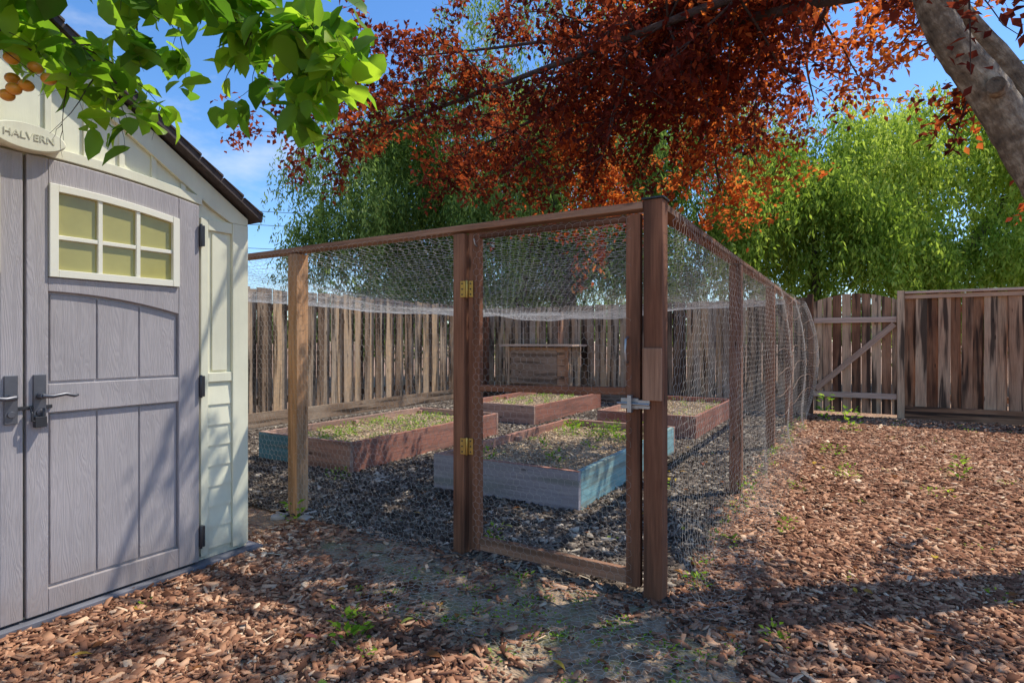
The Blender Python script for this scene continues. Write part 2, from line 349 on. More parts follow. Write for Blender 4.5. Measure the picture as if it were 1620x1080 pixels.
# ------------------------------------------------------------------ leaves
def unit(v): return v/(np.linalg.norm(v,axis=1)[:,None]+1e-9)
def leaves(name,P,D,Nn,L,Wd,rnd,mat,parent=None,kind='big'):
    n=len(P); D=unit(D); S=unit(np.cross(D,Nn)); U=np.cross(S,D)
    if kind=='big':
        T=np.array([(0,0,0),(.32,.12,.05),(.5,.36,.09),(.38,.7,.03),(0,1,-.16),(-.38,.7,.03),(-.5,.36,.09),(-.32,.12,.05),(0,.36,0),(0,.7,-.05)])
        F=[(0,1,2,8),(8,2,3,9),(0,8,6,7),(8,9,5,6)]; F3=[(9,3,4),(9,4,5)]
        F=np.array([(a,b,c) for a,b,c,d in F]+[(a,c,d) for a,b,c,d in F]+F3)
    elif kind=='mid':
        T=np.array([(0,0,0),(.5,.45,.07),(0,1,-.08),(-.5,.45,.07)]); F=np.array([(0,1,2),(0,2,3)])
    else:
        T=np.array([(0,0,0),(.5,.4,0),(0,1,-.05),(-.5,.4,0)]); F=np.array([(0,1,2,3)])
    k=len(T); V=(P[:,None]+D[:,None]*(T[None,:,1:2]*L[:,None,None])+S[:,None]*(T[None,:,0:1]*Wd[:,None,None])+U[:,None]*(T[None,:,2:3]*L[:,None,None])).reshape(-1,3)
    F=(F[None]+(np.arange(n)*k)[:,None,None]).reshape(-1,F.shape[1])
    return np_mesh(name,V,F,np.repeat(np.clip(rnd,0,1),k),mat,parent,smooth=(kind=='big'))
def rdir(n): return unit(rng.normal(0,1,(n,3)))
# ------------------------------------------------------------------ red plum tree
def grow(mb,mbt,limb,rad,ntw,tl,leafpts,perlen=70,spread=.10,start=.2,sub=3,droop=0.05):
    pts,rr=smooth_path(limb,rad); mb.tube(pts,rr,10,wob=.05); n=len(pts)
    for k in range(ntw):
        i=int(random.uniform(start,1)*(n-1)); p=pts[i]; d=(pts[min(i+1,n-1)]-pts[max(i-1,0)]).normalized()
        side=Vector(rdir(1)[0]); dd=(d*.5+side*.9+Vector((0,0,.1))).normalized(); ln=random.uniform(*tl)
        tw=[p]; m=6; cur=p.copy()
        for q in range(m):
            dd=(dd+Vector(rdir(1)[0])*.22+Vector((0,0,-droop))).normalized(); cur=cur+dd*(ln/m); tw.append(cur.copy())
        r0=min(rr[i]*.5,.010); mbt.tube(tw,[r0*(1-.8*q/m) for q in range(m+1)],5)
        branches=[tw]
        for s_ in range(sub):
            j=random.randint(1,m-1); c=tw[j].copy(); d2=(dd+Vector(rdir(1)[0])*1.0).normalized(); tt=[c.copy()]
            for q in range(4):
                d2=(d2+Vector(rdir(1)[0])*.25+Vector((0,0,-droop))).normalized(); c=c+d2*(ln*.12); tt.append(c.copy())
            mbt.tube(tt,[r0*.4*(1-.7*q/4) for q in range(5)],4); branches.append(tt)
        tone=random.random()
        for b_ in branches:
            L=sum((b_[q+1]-b_[q]).length for q in range(len(b_)-1)); c=int(L*perlen)
            for _ in range(c):
                t=random.uniform(.12,1)*(len(b_)-1); q=min(int(t),len(b_)-2); x=b_[q].lerp(b_[q+1],t-q)
                leafpts.append((x.x+random.gauss(0,spread*.45),x.y+random.gauss(0,spread*.45),x.z+random.gauss(0,spread*.4),tone))
plum=empty('plum_tree'); mb=MB(); mbt=MB(); mbl=MB(); lp=[]; lpo=[]
base=[W(3.95,3.2,-.05),W(3.75,3.15,.5),W(3.42,3.1,1.1),W(2.95,3.0,1.80),W(2.56,3.0,2.45),W(2.30,3.0,2.80),W(2.17,3.02,3.15)]
pts,rr=smooth_path(base,[.16,.135,.125,.112,.094,.080,.068],8); mb.tube(pts,rr,20,wob=.05)
mb.tube([W(2.50,2.93,2.50),W(2.43,2.86,2.49)],[.05,.04],12)
T=W(2.17,3.02,3.12)
limbs=[([T,W(1.6,3.5,3.38),W(.7,4.2,3.38),W(-.2,4.7,3.28),W(-1.1,5.1,3.15),W(-2.1,5.4,3.10)],46,lp),
 ([T,W(1.5,3.6,3.55),W(.9,4.6,3.75),W(.0,5.2,3.9),W(-1.0,5.6,4.0)],38,lp),
 ([T,W(1.7,3.9,3.5),W(1.4,5.0,3.55),W(.8,5.8,3.4),W(-.4,6.4,3.35)],48,lp),
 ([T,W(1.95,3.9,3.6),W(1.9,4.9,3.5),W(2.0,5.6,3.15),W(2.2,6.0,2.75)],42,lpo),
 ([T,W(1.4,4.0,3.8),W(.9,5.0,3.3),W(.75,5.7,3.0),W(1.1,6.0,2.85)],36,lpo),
 ([T,W(2.1,3.3,3.8),W(1.2,3.5,4.4),W(.0,3.9,4.6),W(-1.2,4.2,4.6)],9,lp),  # unseen limb above the view, added for its shade
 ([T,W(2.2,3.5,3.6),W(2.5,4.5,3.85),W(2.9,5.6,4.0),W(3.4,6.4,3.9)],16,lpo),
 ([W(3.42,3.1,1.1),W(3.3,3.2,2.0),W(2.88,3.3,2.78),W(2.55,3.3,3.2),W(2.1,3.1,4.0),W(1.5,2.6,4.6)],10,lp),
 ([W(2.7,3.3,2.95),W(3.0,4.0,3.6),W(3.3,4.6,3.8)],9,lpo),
 ([T,W(1.2,4.4,3.5),W(.2,5.4,3.3),W(-.6,6.0,3.15)],36,lp),
 ([T,(.9,3.9,3.8),(1.6,4.2,4.1),(2.4,4.6,4.2)],20,lp),  # from here on: unseen overhead limbs, added to shade the foreground
 ([T,(.9,3.3,3.8),(1.6,2.8,4.1),(2.6,2.4,4.2)],9,lp),
 ([T,(.3,3.0,3.8),(-.3,2.4,4.1),(-1.1,2.0,4.3)],7,lp),
 ([T,(1.2,4.8,3.9),(1.9,5.4,4.2)],11,lp)]
for k,(l,n,target) in enumerate(limbs):
    m=len(l); r0=.038
    grow(mb if k==7 else mbl,mbt,l,[r0*(1-.85*i/(m-1)) if k!=7 else [.10,.085,.065,.055,.04,.02][i] for i in range(m)],n,(.45,1.15),target,perlen=72 if k<10 else 38)
mb.obj('trunk',M_bark,plum); mbl.obj('limbs',M_twig,plum); mbt.obj('twigs',M_twig,plum)
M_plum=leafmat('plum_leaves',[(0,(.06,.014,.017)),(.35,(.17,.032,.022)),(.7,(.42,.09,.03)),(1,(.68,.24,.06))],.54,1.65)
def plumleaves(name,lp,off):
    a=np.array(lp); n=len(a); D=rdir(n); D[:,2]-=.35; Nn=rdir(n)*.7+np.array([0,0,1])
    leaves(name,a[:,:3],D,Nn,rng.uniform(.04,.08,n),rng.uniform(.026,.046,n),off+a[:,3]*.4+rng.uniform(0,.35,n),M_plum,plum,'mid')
plumleaves('leaves',lp,-.05); plumleaves('leaves_orange',lpo,.28)  # second set leans to the orange end of the ramp
# ------------------------------------------------------------------ persimmon tree
per=empty('persimmon_tree'); mb=MB(); pl=[]
tr=[W(-2.5,.0,0),W(-2.45,.1,1.0),W(-2.35,.25,1.9),W(-2.2,.4,2.5)]
p_,r_=smooth_path(tr,[.12,.1,.085,.07]); mb.tube(p_,r_,12,wob=.04)
PT=W(-2.25,.35,2.35)
for l,n,pl_ in([[PT,W(-1.9,1.0,2.5),W(-1.35,1.6,2.42),W(-.95,1.75,2.32),W(-.56,1.8,2.14)],34,34],
           [[PT,W(-2.0,1.1,2.4),W(-1.75,1.6,2.28),W(-1.52,1.8,2.12)],22,34],
           [[PT,W(-1.9,1.2,2.5),W(-1.6,1.7,2.35),W(-1.32,1.9,2.06)],18,34],
           [[PT,W(-1.8,1.2,2.5),W(-1.3,1.9,2.46),W(-.8,2.1,2.34)],14,28],
           [[PT,W(-1.6,1.0,2.7),W(-1.1,1.4,2.65),W(-.6,1.7,2.5)],8,20],
           [[PT,W(-1.8,.7,2.9),W(-1.2,.9,3.1),W(-.5,1.0,3.2)],7,16],  # unseen limb overhead, added for the shade it casts
           [[PT,W(-2.6,.9,2.7),W(-2.7,1.4,2.6)],8,16]):
    m=len(l); grow(mb,mb,l,[.020*(1-.8*i/(m-1)) for i in range(m)],n,(.16,.36),pl,perlen=pl_,spread=.05,start=.4,sub=2,droop=.14)
mb.obj('trunk_and_limbs',M_bark2,per)
a=np.array(pl); rr_=CA*a[:,0]+SA*a[:,1]; ff_=-SA*a[:,0]+CA*a[:,1]
keep=~((rr_<-1.36)&(a[:,2]<2.02)&(ff_>1.2))
a=a[keep]; n=len(a); D=rdir(n); D[:,2]-=.5; Nn=rdir(n)*.6+np.array([0,0,1.])
M_pers=leafmat('persimmon_leaves',[(0,(.05,.115,.012)),(.4,(.12,.24,.02)),(1,(.30,.42,.035))],.6,2.0,shiny=True)
leaves('leaves',a[:,:3],D,Nn,rng.uniform(.055,.13,n),rng.uniform(.042,.085,n),a[:,3]*.4+rng.uniform(0,.6,n),M_pers,per,'big')
import bmesh
bm=bmesh.new()
for r,f,h in[(-1.58,1.80,2.03),(-1.50,1.79,2.06),(-1.55,1.77,1.985),(-1.52,1.78,2.0),(-1.58,1.78,1.97),(-1.45,1.78,2.02),(-1.54,1.75,2.07)]:
    bmesh.ops.create_uvsphere(bm,u_segments=16,v_segments=10,radius=.021,matrix=Matrix.Translation(W(r,f,h))@Matrix.Diagonal((1,1,.85,1)))
me=bpy.data.meshes.new('fruit'); bm.to_mesh(me); bm.free(); me.polygons.foreach_set('use_smooth',[True]*len(me.polygons)); me.materials.append(plain('orange_fruit',(.70,.30,.03),.35)); link(bpy.data.objects.new('fruit',me),per)
# ------------------------------------------------------------------ drooping background trees
def weeping(name,blobs,mat,trunks,wid=.035,perm=13,tone0=0.):
    root=empty(name); Pp=[];Dd=[];Rr=[]
    for (r,f,h,rad,rh,n) in blobs:
        c=np.array(W(r,f,h)); d=rdir(n); d[:,2]=np.abs(d[:,2])*1.2-.35; d=unit(d)
        k=rng.uniform(.15,1,n)**.45
        S=c+d*k[:,None]*np.array([rad,rad,rh])*(1+.22*np.sin(d[:,0]*7+c[0])*np.sin(d[:,2]*6+c[1]))[:,None]
        clump=np.sin(S[:,0]*2.1)+np.sin(S[:,1]*1.9+1)+np.sin(S[:,2]*2.6)
        kp=clump>-.95; S=S[kp];d=d[kp];k=k[kp];clump=clump[kp]; n=len(S)
        ln=rng.uniform(.5,2.2,n)*np.where(clump>0,1.2,.75)
        cnt=(ln*perm).astype(int)+2; rep=np.repeat(np.arange(n),cnt)
        t=rng.uniform(0,1,len(rep))*ln[rep]
        out=d[rep]*np.array([1,1,0]); sway=np.stack([np.sin(rep*1.3),np.cos(rep*2.1),0*rep],1)*.12
        P=S[rep]+out*(.35*np.sqrt(t))[:,None]+sway*t[:,None]+np.array([0,0,-1])*t[:,None]+rng.normal(0,.045,(len(rep),3))
        D=np.array([0,0,-1.0])+rng.normal(0,.5,(len(rep),3))
        keep=P[:,2]>.3
        Pp.append(P[keep]);Dd.append(D[keep])
        rr=.26+.28*k[rep]+.26*clump[rep]/2+rng.uniform(-.24,.24,len(rep))-.12*(t/2)+tone0; Rr.append(rr[keep])  # crown shade put into leaf tone: inner strands darker, outer ones lighter
    P=np.concatenate(Pp);D=np.concatenate(Dd);R=np.concatenate(Rr); n=len(P)
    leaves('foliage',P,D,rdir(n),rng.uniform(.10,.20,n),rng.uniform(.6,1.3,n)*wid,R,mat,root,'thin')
    mb=MB()
    for path,rad in trunks:
        p,r=smooth_path([W(*q) for q in path],rad); mb.tube(p,r,9,wob=.08)
    mb.obj('trunk',M_bark2,root); print(name,n); return root
M_w1=leafmat('willow_leaves',[(0,(.03,.06,.02)),(.35,(.10,.17,.045)),(.7,(.27,.37,.11)),(1,(.52,.60,.28))],.5,1.4)
M_w2=leafmat('pepper_leaves',[(0,(.07,.115,.018)),(.35,(.22,.32,.05)),(.7,(.46,.55,.12)),(1,(.70,.73,.30))],.5,1.5)
weeping('willow_tree',[(-3.9,17,6.4,2.4,1.8,1500),(-4.6,17.3,4.6,1.9,1.3,1000),(-1,17.5,7.6,3.2,2.2,1700),(-1.6,17,5.2,2.6,1.5,1300),(2.5,17,6.8,3.3,2.6,1800),(5.5,17,6.2,3.0,2.4,1600),(0.5,17.5,4.6,3.4,1.6,1400),(2,17.5,10.5,4.5,2.5,900),(5.0,17.6,4.2,3.2,1.6,1300),(-2.2,18,3.0,2.6,1.1,1000),(2.6,18.5,3.4,3.4,1.4,1300)],M_w1,
 [([(1.6,16.8,0),(1.5,16.8,3),(1.2,16.8,5),(.4,16.9,8)],[.45,.36,.28,.15]),([(1.5,16.8,2.8),(2.4,16.6,5),(3.4,16.6,7.5)],[.3,.22,.1]),([(1.5,16.8,3.2),(-.5,16.7,5.2),(-2.6,16.8,6.8)],[.24,.16,.06]),([(1.6,16.8,2.6),(4,16.7,4.8),(5.6,16.8,6.4)],[.22,.15,.06]),([(.2,16.6,0),(.3,16.5,3),(1.0,16.4,6)],[.2,.16,.08])],perm=14,wid=.044)
weeping('pepper_tree',[(7.2,14.5,4.2,1.9,1.9,1400),(9.0,14.2,3.6,1.8,1.6,1200),(10.0,15.5,6.1,2.3,1.8,1600),(13.0,15,6.4,2.5,2.1,1800),(12,14,3.6,2.3,1.5,1300),(15.5,14.5,6.4,2.8,2.6,1600),(15,14,3.6,2.6,1.7,1100),(7.6,16,5.8,1.7,1.3,900)],M_w2,
 [([(11,15,0),(11,15,3),(10.3,15.2,6)],[.35,.28,.1]),([(11,15,2),(13,15,5)],[.25,.1]),([(8,14.8,0),(7.8,14.7,4)],[.2,.06]),([(15.5,14.8,0),(15.4,14.8,6)],[.25,.1])],wid=.050,perm=14)
n=9000; ang=rng.uniform(-1.1,1.2,n); R_=rng.uniform(55,75,n); hh=np.abs(rng.normal(0,1,n))*1.3*(1+.5*np.sin(ang*17)+.3*np.sin(ang*41))
P=np.stack([CA*R_*np.sin(ang)-SA*R_*np.cos(ang),SA*R_*np.sin(ang)+CA*R_*np.cos(ang),hh+1.5],1)
leaves('distant_trees',P,rdir(n),rdir(n),rng.uniform(.8,1.6,n),rng.uniform(.5,1.,n),rng.uniform(.1,.8,n),M_w1,None,'thin')
# ------------------------------------------------------------------ fences
def fence(name,p,q,h,mat,cap=False,kick=True,normal=(0,-1),post_every=2.4,bw=.14):
    root=empty(name); mb=MB(); p=np.array(p,float); q=np.array(q,float); L=np.linalg.norm(q-p); d=(q-p)/L; nn=np.array(normal,float)
    ang=math.atan2(d[1],d[0]); R=Matrix.Rotation(ang,3,'Z'); t=0;i=0
    while t<L:
        w=bw*random.uniform(.8,1.08); dep=.020 if i%2 else -.020
        c=p+d*(t+w/2)+nn*(dep+random.uniform(-.002,.002)); hh=h+random.uniform(-.022,.014)
        tilt=R@Matrix.Rotation(random.gauss(0,.006),3,'Y')@Matrix.Rotation(random.gauss(0,.035),3,'Z')
        mb.box((c[0],c[1],hh/2+.02),(w,.017,hh-.04),rot=tilt); t+=w*(.92 if dep<0 else .96)+random.uniform(-.002,.016); i+=1
    mb.obj('boards',mat,root)
    mb=MB()
    for z in(.35,h-.25): mb.beam((*(p-nn*.065),z),(*(q-nn*.065),z),.04,.09)
    k=0
    while k<L+.1:
        c=p+d*min(k,L)-nn*.12; mb.box((c[0],c[1],h/2),(.09,.09,h),rot=R); k+=post_every
    if kick: mb.beam((*(p+nn*.055),.11),(*(q+nn*.055),.11),.035,.2,rnd=.3)
    mb.obj('rails_and_posts',M_fence2 if cap else M_fence,root)
    if cap:
        mb=MB(); mb.beam((*(p+nn*.03),h+.02),(*(q+nn*.03),h+.02),.15,.035); mb.beam((*(p+nn*.045),h-.045),(*(q+nn*.045),h-.045),.02,.06)
        mb.obj('cap',M_rail,root,.003)
    return root
fence('wooden_fence',(-7.15,-3),(-7.15,10.66),1.95,M_fence,normal=(1,0))
fence('wooden_fence',(-7.12,10.68),(-.66,10.68),1.93,M_fence,normal=(0,-1))
fence('wooden_fence',(.67,10.68),(9.0,10.68),1.93,M_fence2,cap=True,normal=(0,-1),bw=.15)
g=empty('wooden_gate'); mb=MB(); x=-.57;i=0
while x<.55:
    w=.135
    x0,x1=x,x+w-.008; n0=len(mb.v); ha=1.84+.13*(1-(x0/.6)**2); hb=1.84+.13*(1-(x1/.6)**2); y0=10.66+(i%2)*.004
    r=random.random(); o=random.uniform(0,40)
    for (xx,yy,zz) in((x0,y0,.06),(x1,y0,.06),(x1,y0,hb),(x0,y0,ha),(x0,y0+.018,.06),(x1,y0+.018,.06),(x1,y0+.018,hb),(x0,y0+.018,ha)):
        mb.v.append((xx,yy,zz)); mb.g.append((xx+o,yy,zz+o)); mb.r.append(r)
    for f in((0,1,2,3),(5,4,7,6),(4,0,3,7),(1,5,6,2),(3,2,6,7),(4,5,1,0)): mb.f.append(tuple(n0+k for k in f)); mb.sm.append(False)
    x+=w;i+=1
mb.obj('boards',M_fence2,g)
mb=MB(); mb.bb(-.57,.57,10.612,10.655,1.50,1.585); mb.bb(-.57,.57,10.612,10.655,.30,.385); mb.beam((-.54,10.633,.42),(.54,10.633,1.47),.036,.085)
mb.obj('rails_and_brace',M_rail,g,.003)
mb=MB(); mb.bb(-.665,-.575,10.60,10.69,0,1.98); mb.bb(.575,.668,10.58,10.67,0,1.98); mb.obj('gate_posts',M_fence2,g,.004)
bx=empty('storage_box'); mb=MB()
mb.bb(-6.15,-4.75,10.05,10.09,.25,1.08,rnd=.6); mb.bb(-6.15,-6.11,10.09,10.6,.25,1.08); mb.bb(-4.79,-4.75,10.09,10.6,.25,1.08); mb.bb(-6.11,-4.79,10.09,10.6,.27,.30)
for x in(-6.12,-4.78): mb.bb(x-.04,x+.04,10.0,10.045,0,1.09)
mb.obj('body',M_fence2,bx,.003)
mb=MB(); mb.bb(-6.28,-4.62,9.93,10.62,1.10,1.14,rnd=.8); mb.obj('lid',M_rail,bx,.003)
mb=MB(); mb.bb(-6.05,-5.0,10.03,10.047,.35,1.02); mb.obj('plywood_panel',wood('weathered_plywood',[(.2,(.30,.18,.11)),(.5,(.45,.31,.21)),(.85,(.58,.45,.34))],stain_amt=.5),bx)
# ------------------------------------------------------------------ raised beds
M_weed=leafmat('weed_leaves',[(0,(.08,.18,.02)),(.5,(.20,.37,.03)),(1,(.42,.56,.07))],.45,1.6)
bh=.285
for bi,(x0,x1,y0,y1) in enumerate(BEDS):
    root=empty('raised_garden_bed'); t=.042
    fm,sm=[(M_bedgrey,M_bedblue),(M_bed,M_bed),(M_bed,M_bed),(M_bed,M_bed)][bi]
    mb=MB(); mb.bb(x0,x1,y0,y0+t,.004,bh)
    mb.obj('front_board',fm,root,.004)
    mb=MB(); mb.bb(x1-t,x1,y0+t+.001,y1-t-.001,.004,bh-.002); mb.obj('side_board',sm,root,.004)
    mb=MB(); mb.bb(x0,x0+t,y0+t+.001,y1-t-.001,.004,bh-.002); mb.bb(x0,x1,y1-t,y1,.004,bh)
    for x in(x0+t+.03,x1-t-.03):
        for y in(y0+t+.03,(y0+y1)/2,y1-t-.03): mb.bb(x-.028,x+.028,y-.028,y+.028,.004,bh-.03)
    mb.obj('boards',M_bed,root,.004)
    if bi==0:
        mb=MB(); mb.bb(x0+.001,x1-.001,y0+.001,y0+t-.001,bh+.0005,bh+.0035,rnd=.6); mb.obj('bare_top_edge',M_bed,root)
    if bi==1:
        mb=MB(); mb.bb(x0-.002,x0+.62,y0-.006,y0-.001,.02,bh-.01); mb.obj('blue_paint_board',M_bedblue,root)
    nx,ny=30,50; X,Y=np.meshgrid(np.linspace(x0+t,x1-t,nx),np.linspace(y0+t,y1-t,ny),indexing='ij')
    Z=.19+.02*np.sin(X*7+bi)*np.sin(Y*5)+rng.normal(0,.004,X.shape); idx=np.arange(nx*ny).reshape(nx,ny)
    np_mesh('soil',np.stack([X,Y,Z],-1).reshape(-1,3),np.stack([idx[:-1,:-1],idx[1:,:-1],idx[1:,1:],idx[:-1,1:]],-1).reshape(-1,4),mat=M_soil,parent=root,smooth=True)
    o=chips('wood_chips',5500,(x0+t,x1-t,y0+t,y1-t),M_chipt,.20,L=(.012,.035)); o.parent=root
def weeds(name,spots,mat=M_weed,parent=None):
    P=[];D=[];L=[];R=[]
    for (x,y,z,rad,h,n) in spots:
        a=rng.uniform(0,6.28,n); q=rng.uniform(0,1,n)**.6*rad; hh=rng.uniform(0,1,n)*h
        P.append(np.stack([x+np.cos(a)*q,y+np.sin(a)*q,z+hh],1)); D.append(np.stack([np.cos(a),np.sin(a),rng.uniform(.0,1.1,n)],1)); L.append(rng.uniform(.5,1,n)*(.018+h*.22)); R.append(rng.uniform(0,1,n))
    P=np.concatenate(P);D=np.concatenate(D);L=np.concatenate(L);R=np.concatenate(R)
    return leaves(name,P,D,rdir(len(P))*.5+np.array([0,0,1.]),L,L*.55,R,mat,parent,'mid')
sp=[]
for bi,(x0,x1,y0,y1) in enumerate(BEDS):
    for k in range([50,130,50,35][bi]):
        y=random.uniform(y0+.15,y1-.1); x=random.uniform(x0+.1,x1-.1)
        if bi==0 and random.random()<.5: y=random.uniform(y1-.8,y1-.1)
        sp.append((x,y,.20,random.uniform(.03,.09),random.uniform(.01,.09 if bi!=0 else .15),random.randint(8,34)))
weeds('garden_plants',sp)
sp=[]
for r,f,rad,h,n in[(-.66,2.25,.05,.13,34),(-.62,2.30,.04,.10,24),(1.72,3.55,.05,.10,26),(1.04,2.25,.05,.07,22),(2.95,5.0,.10,.10,50),(3.9,4.95,.05,.22,36),(1.2,4.5,.05,.07,22),(-.1,3.3,.05,.12,24),(.05,2.75,.05,.07,24),(.35,2.6,.04,.05,16),(-1.45,3.75,.06,.14,28),(-2.05,3.4,.05,.12,20),(3.4,6.0,.12,.1,50),(4.5,7.6,.12,.3,40),(4.75,8.6,.08,.4,36),(.9,2.75,.05,.06,24),(-.55,2.15,.04,.04,14),(-1.5,4.9,.10,.1,40),(-1.65,2.55,.03,.03,8),(3.3,4.4,.1,.06,26),(2.3,4.6,.08,.06,26)]:
    x,y,_=W(r,f); sp.append((x,y,.01,rad,h,n))
for k in range(60):
    x=random.uniform(-.5,4.5);y=random.uniform(3,10.3); sp.append((x,y,.01,random.uniform(.02,.07),random.uniform(.01,.06),random.randint(5,16)))
for k in range(30): sp.append((random.uniform(-.78,-.6),random.uniform(2.7,10.3),.01,.04,random.uniform(.03,.12),12))
for k in range(60):
    a=random.uniform(0,6.28);q=random.uniform(.1,1); sp.append((-1.15+math.cos(a)*q*.95,2.1+math.sin(a)*q*.42,.006,random.uniform(.02,.07),.012,random.randint(6,26)))
weeds('weeds',sp)
n=300; X=rng.uniform(-2.9,3.2,n);Y=rng.uniform(.9,6.5,n); k=~(shedr(X,Y)); X=X[k];Y=Y[k];n=len(X)
D=rdir(n);D[:,2]*=.25
M_fall=leafmat('dry_leaves',[(0,(.14,.05,.02)),(.4,(.32,.13,.05)),(.75,(.60,.38,.06)),(.9,(.30,.42,.07)),(1,(.36,.05,.10))],.2,1.2)
leaves('fallen_leaves',np.stack([X,Y,np.full(n,.024)],1),D,rdir(n)*.25+np.array([0,0,1.]),rng.uniform(.025,.07,n),rng.uniform(.015,.04,n),rng.uniform(0,1,n),M_fall,None,'big')
mb=MB()
for k in range(38):
    x=random.uniform(-2.6,2.8);y=random.uniform(1.2,5); a=random.uniform(0,6.28);L=random.uniform(.08,.32); pts=[]
    for i in range(6): pts.append((x,y,.022+.008*math.sin(i*2+k))); x+=math.cos(a)*L/5;y+=math.sin(a)*L/5;a+=random.gauss(0,.3)
    mb.tube(pts,[.0035*(1-.12*i) for i in range(6)],5)
mb.obj('fallen_twigs',barkmat('twig_bark',(.08,.05,.035),(.2,.15,.11),(.36,.29,.22)))
# ------------------------------------------------------------------ shed
shed=empty('garden_shed')
def plastic(name,col,grain):
    m,nt,b=newmat(name); geo=N(nt,'ShaderNodeNewGeometry')
    n=mapped_noise(nt,geo.outputs['Position'],(1,1,1),2.5,5,.6)
    c=ramp(nt,[(.3,tuple(v*.85 for v in col)),(.7,tuple(v*1.06 for v in col))],n).outputs[0]
    mp=N(nt,'ShaderNodeMapping'); mp.inputs['Scale'].default_value=(1,26,2.2); nt.links.new(geo.outputs['Position'],mp.inputs[0])
    w=N(nt,'ShaderNodeTexNoise'); w.inputs['Scale'].default_value=1.0; w.inputs['Detail'].default_value=2; w.inputs['Distortion'].default_value=.8; nt.links.new(mp.outputs[0],w.inputs[0])
    ring=math_n(nt,'PINGPONG',math_n(nt,'MULTIPLY',w.outputs[0],12.0),.5)
    c=mix(nt,grain*.3,c,ramp(nt,[(.0,(.6,.6,.6)),(.3,(1,1,1))],ring).outputs[0],'MULTIPLY')
    d=mapped_noise(nt,geo.outputs['Position'],(8,8,1.0),1,4,.6)
    c=mix(nt,math_n(nt,'MULTIPLY',ramp(nt,[(.5,(0,0,0)),(.75,(1,1,1))],d).outputs[0],.2),c,(.32,.28,.22))
    sp_=N(nt,'ShaderNodeSeparateXYZ'); nt.links.new(geo.outputs['Position'],sp_.inputs[0])
    low=math_n(nt,'ADD',sp_.outputs[2],math_n(nt,'MULTIPLY',mapped_noise(nt,geo.outputs['Position'],(1,5,5),1,5,.7),.35))
    c=mix(nt,ramp(nt,[(.12,(.55,.55,.55)),(.42,(0,0,0))],low).outputs[0],c,(.26,.17,.11))
    nt.links.new(c,b.inputs['Base Color']); b.inputs['Roughness'].default_value=.55; bump(nt,b,ring,grain*.8,.0025); return m
M_door=plastic('grey_door_plastic',(.43,.39,.385),.7); M_cream=plastic('cream_plastic',(.84,.81,.60),.10)
M_roof=plain('brown_roof_shingle',(.075,.055,.05),.8,0,30,.4,.5); M_white=plain('cream_window_frame',(.86,.82,.66),.4,0,3,.06)
M_glass=plain('yellow_window_pane',(.45,.40,.12),.18,0,3,.25)
C0=1.007; FX=-3.0
yl,yr=C0-1.033,2.04; ez=1.905; sl=.67; rz=ez+sl*(yr-C0)
mb=MB(); mb.prism_x([(yl,.03),(yr,.03),(yr,ez),(C0,rz),(yl,ez)],-5.2,FX); mb.obj('walls',M_cream,shed)
zt=lambda y:1.985-.07*(abs(y-C0)/.74)**2
def arch(y0,y1,fb,ft,n=10):
    ys=[y0+(y1-y0)*i/n for i in range(n+1)]
    return [(y,fb(y)) for y in ys]+[(y,ft(y)) for y in reversed(ys)]
k_=lambda c:(lambda y:c)
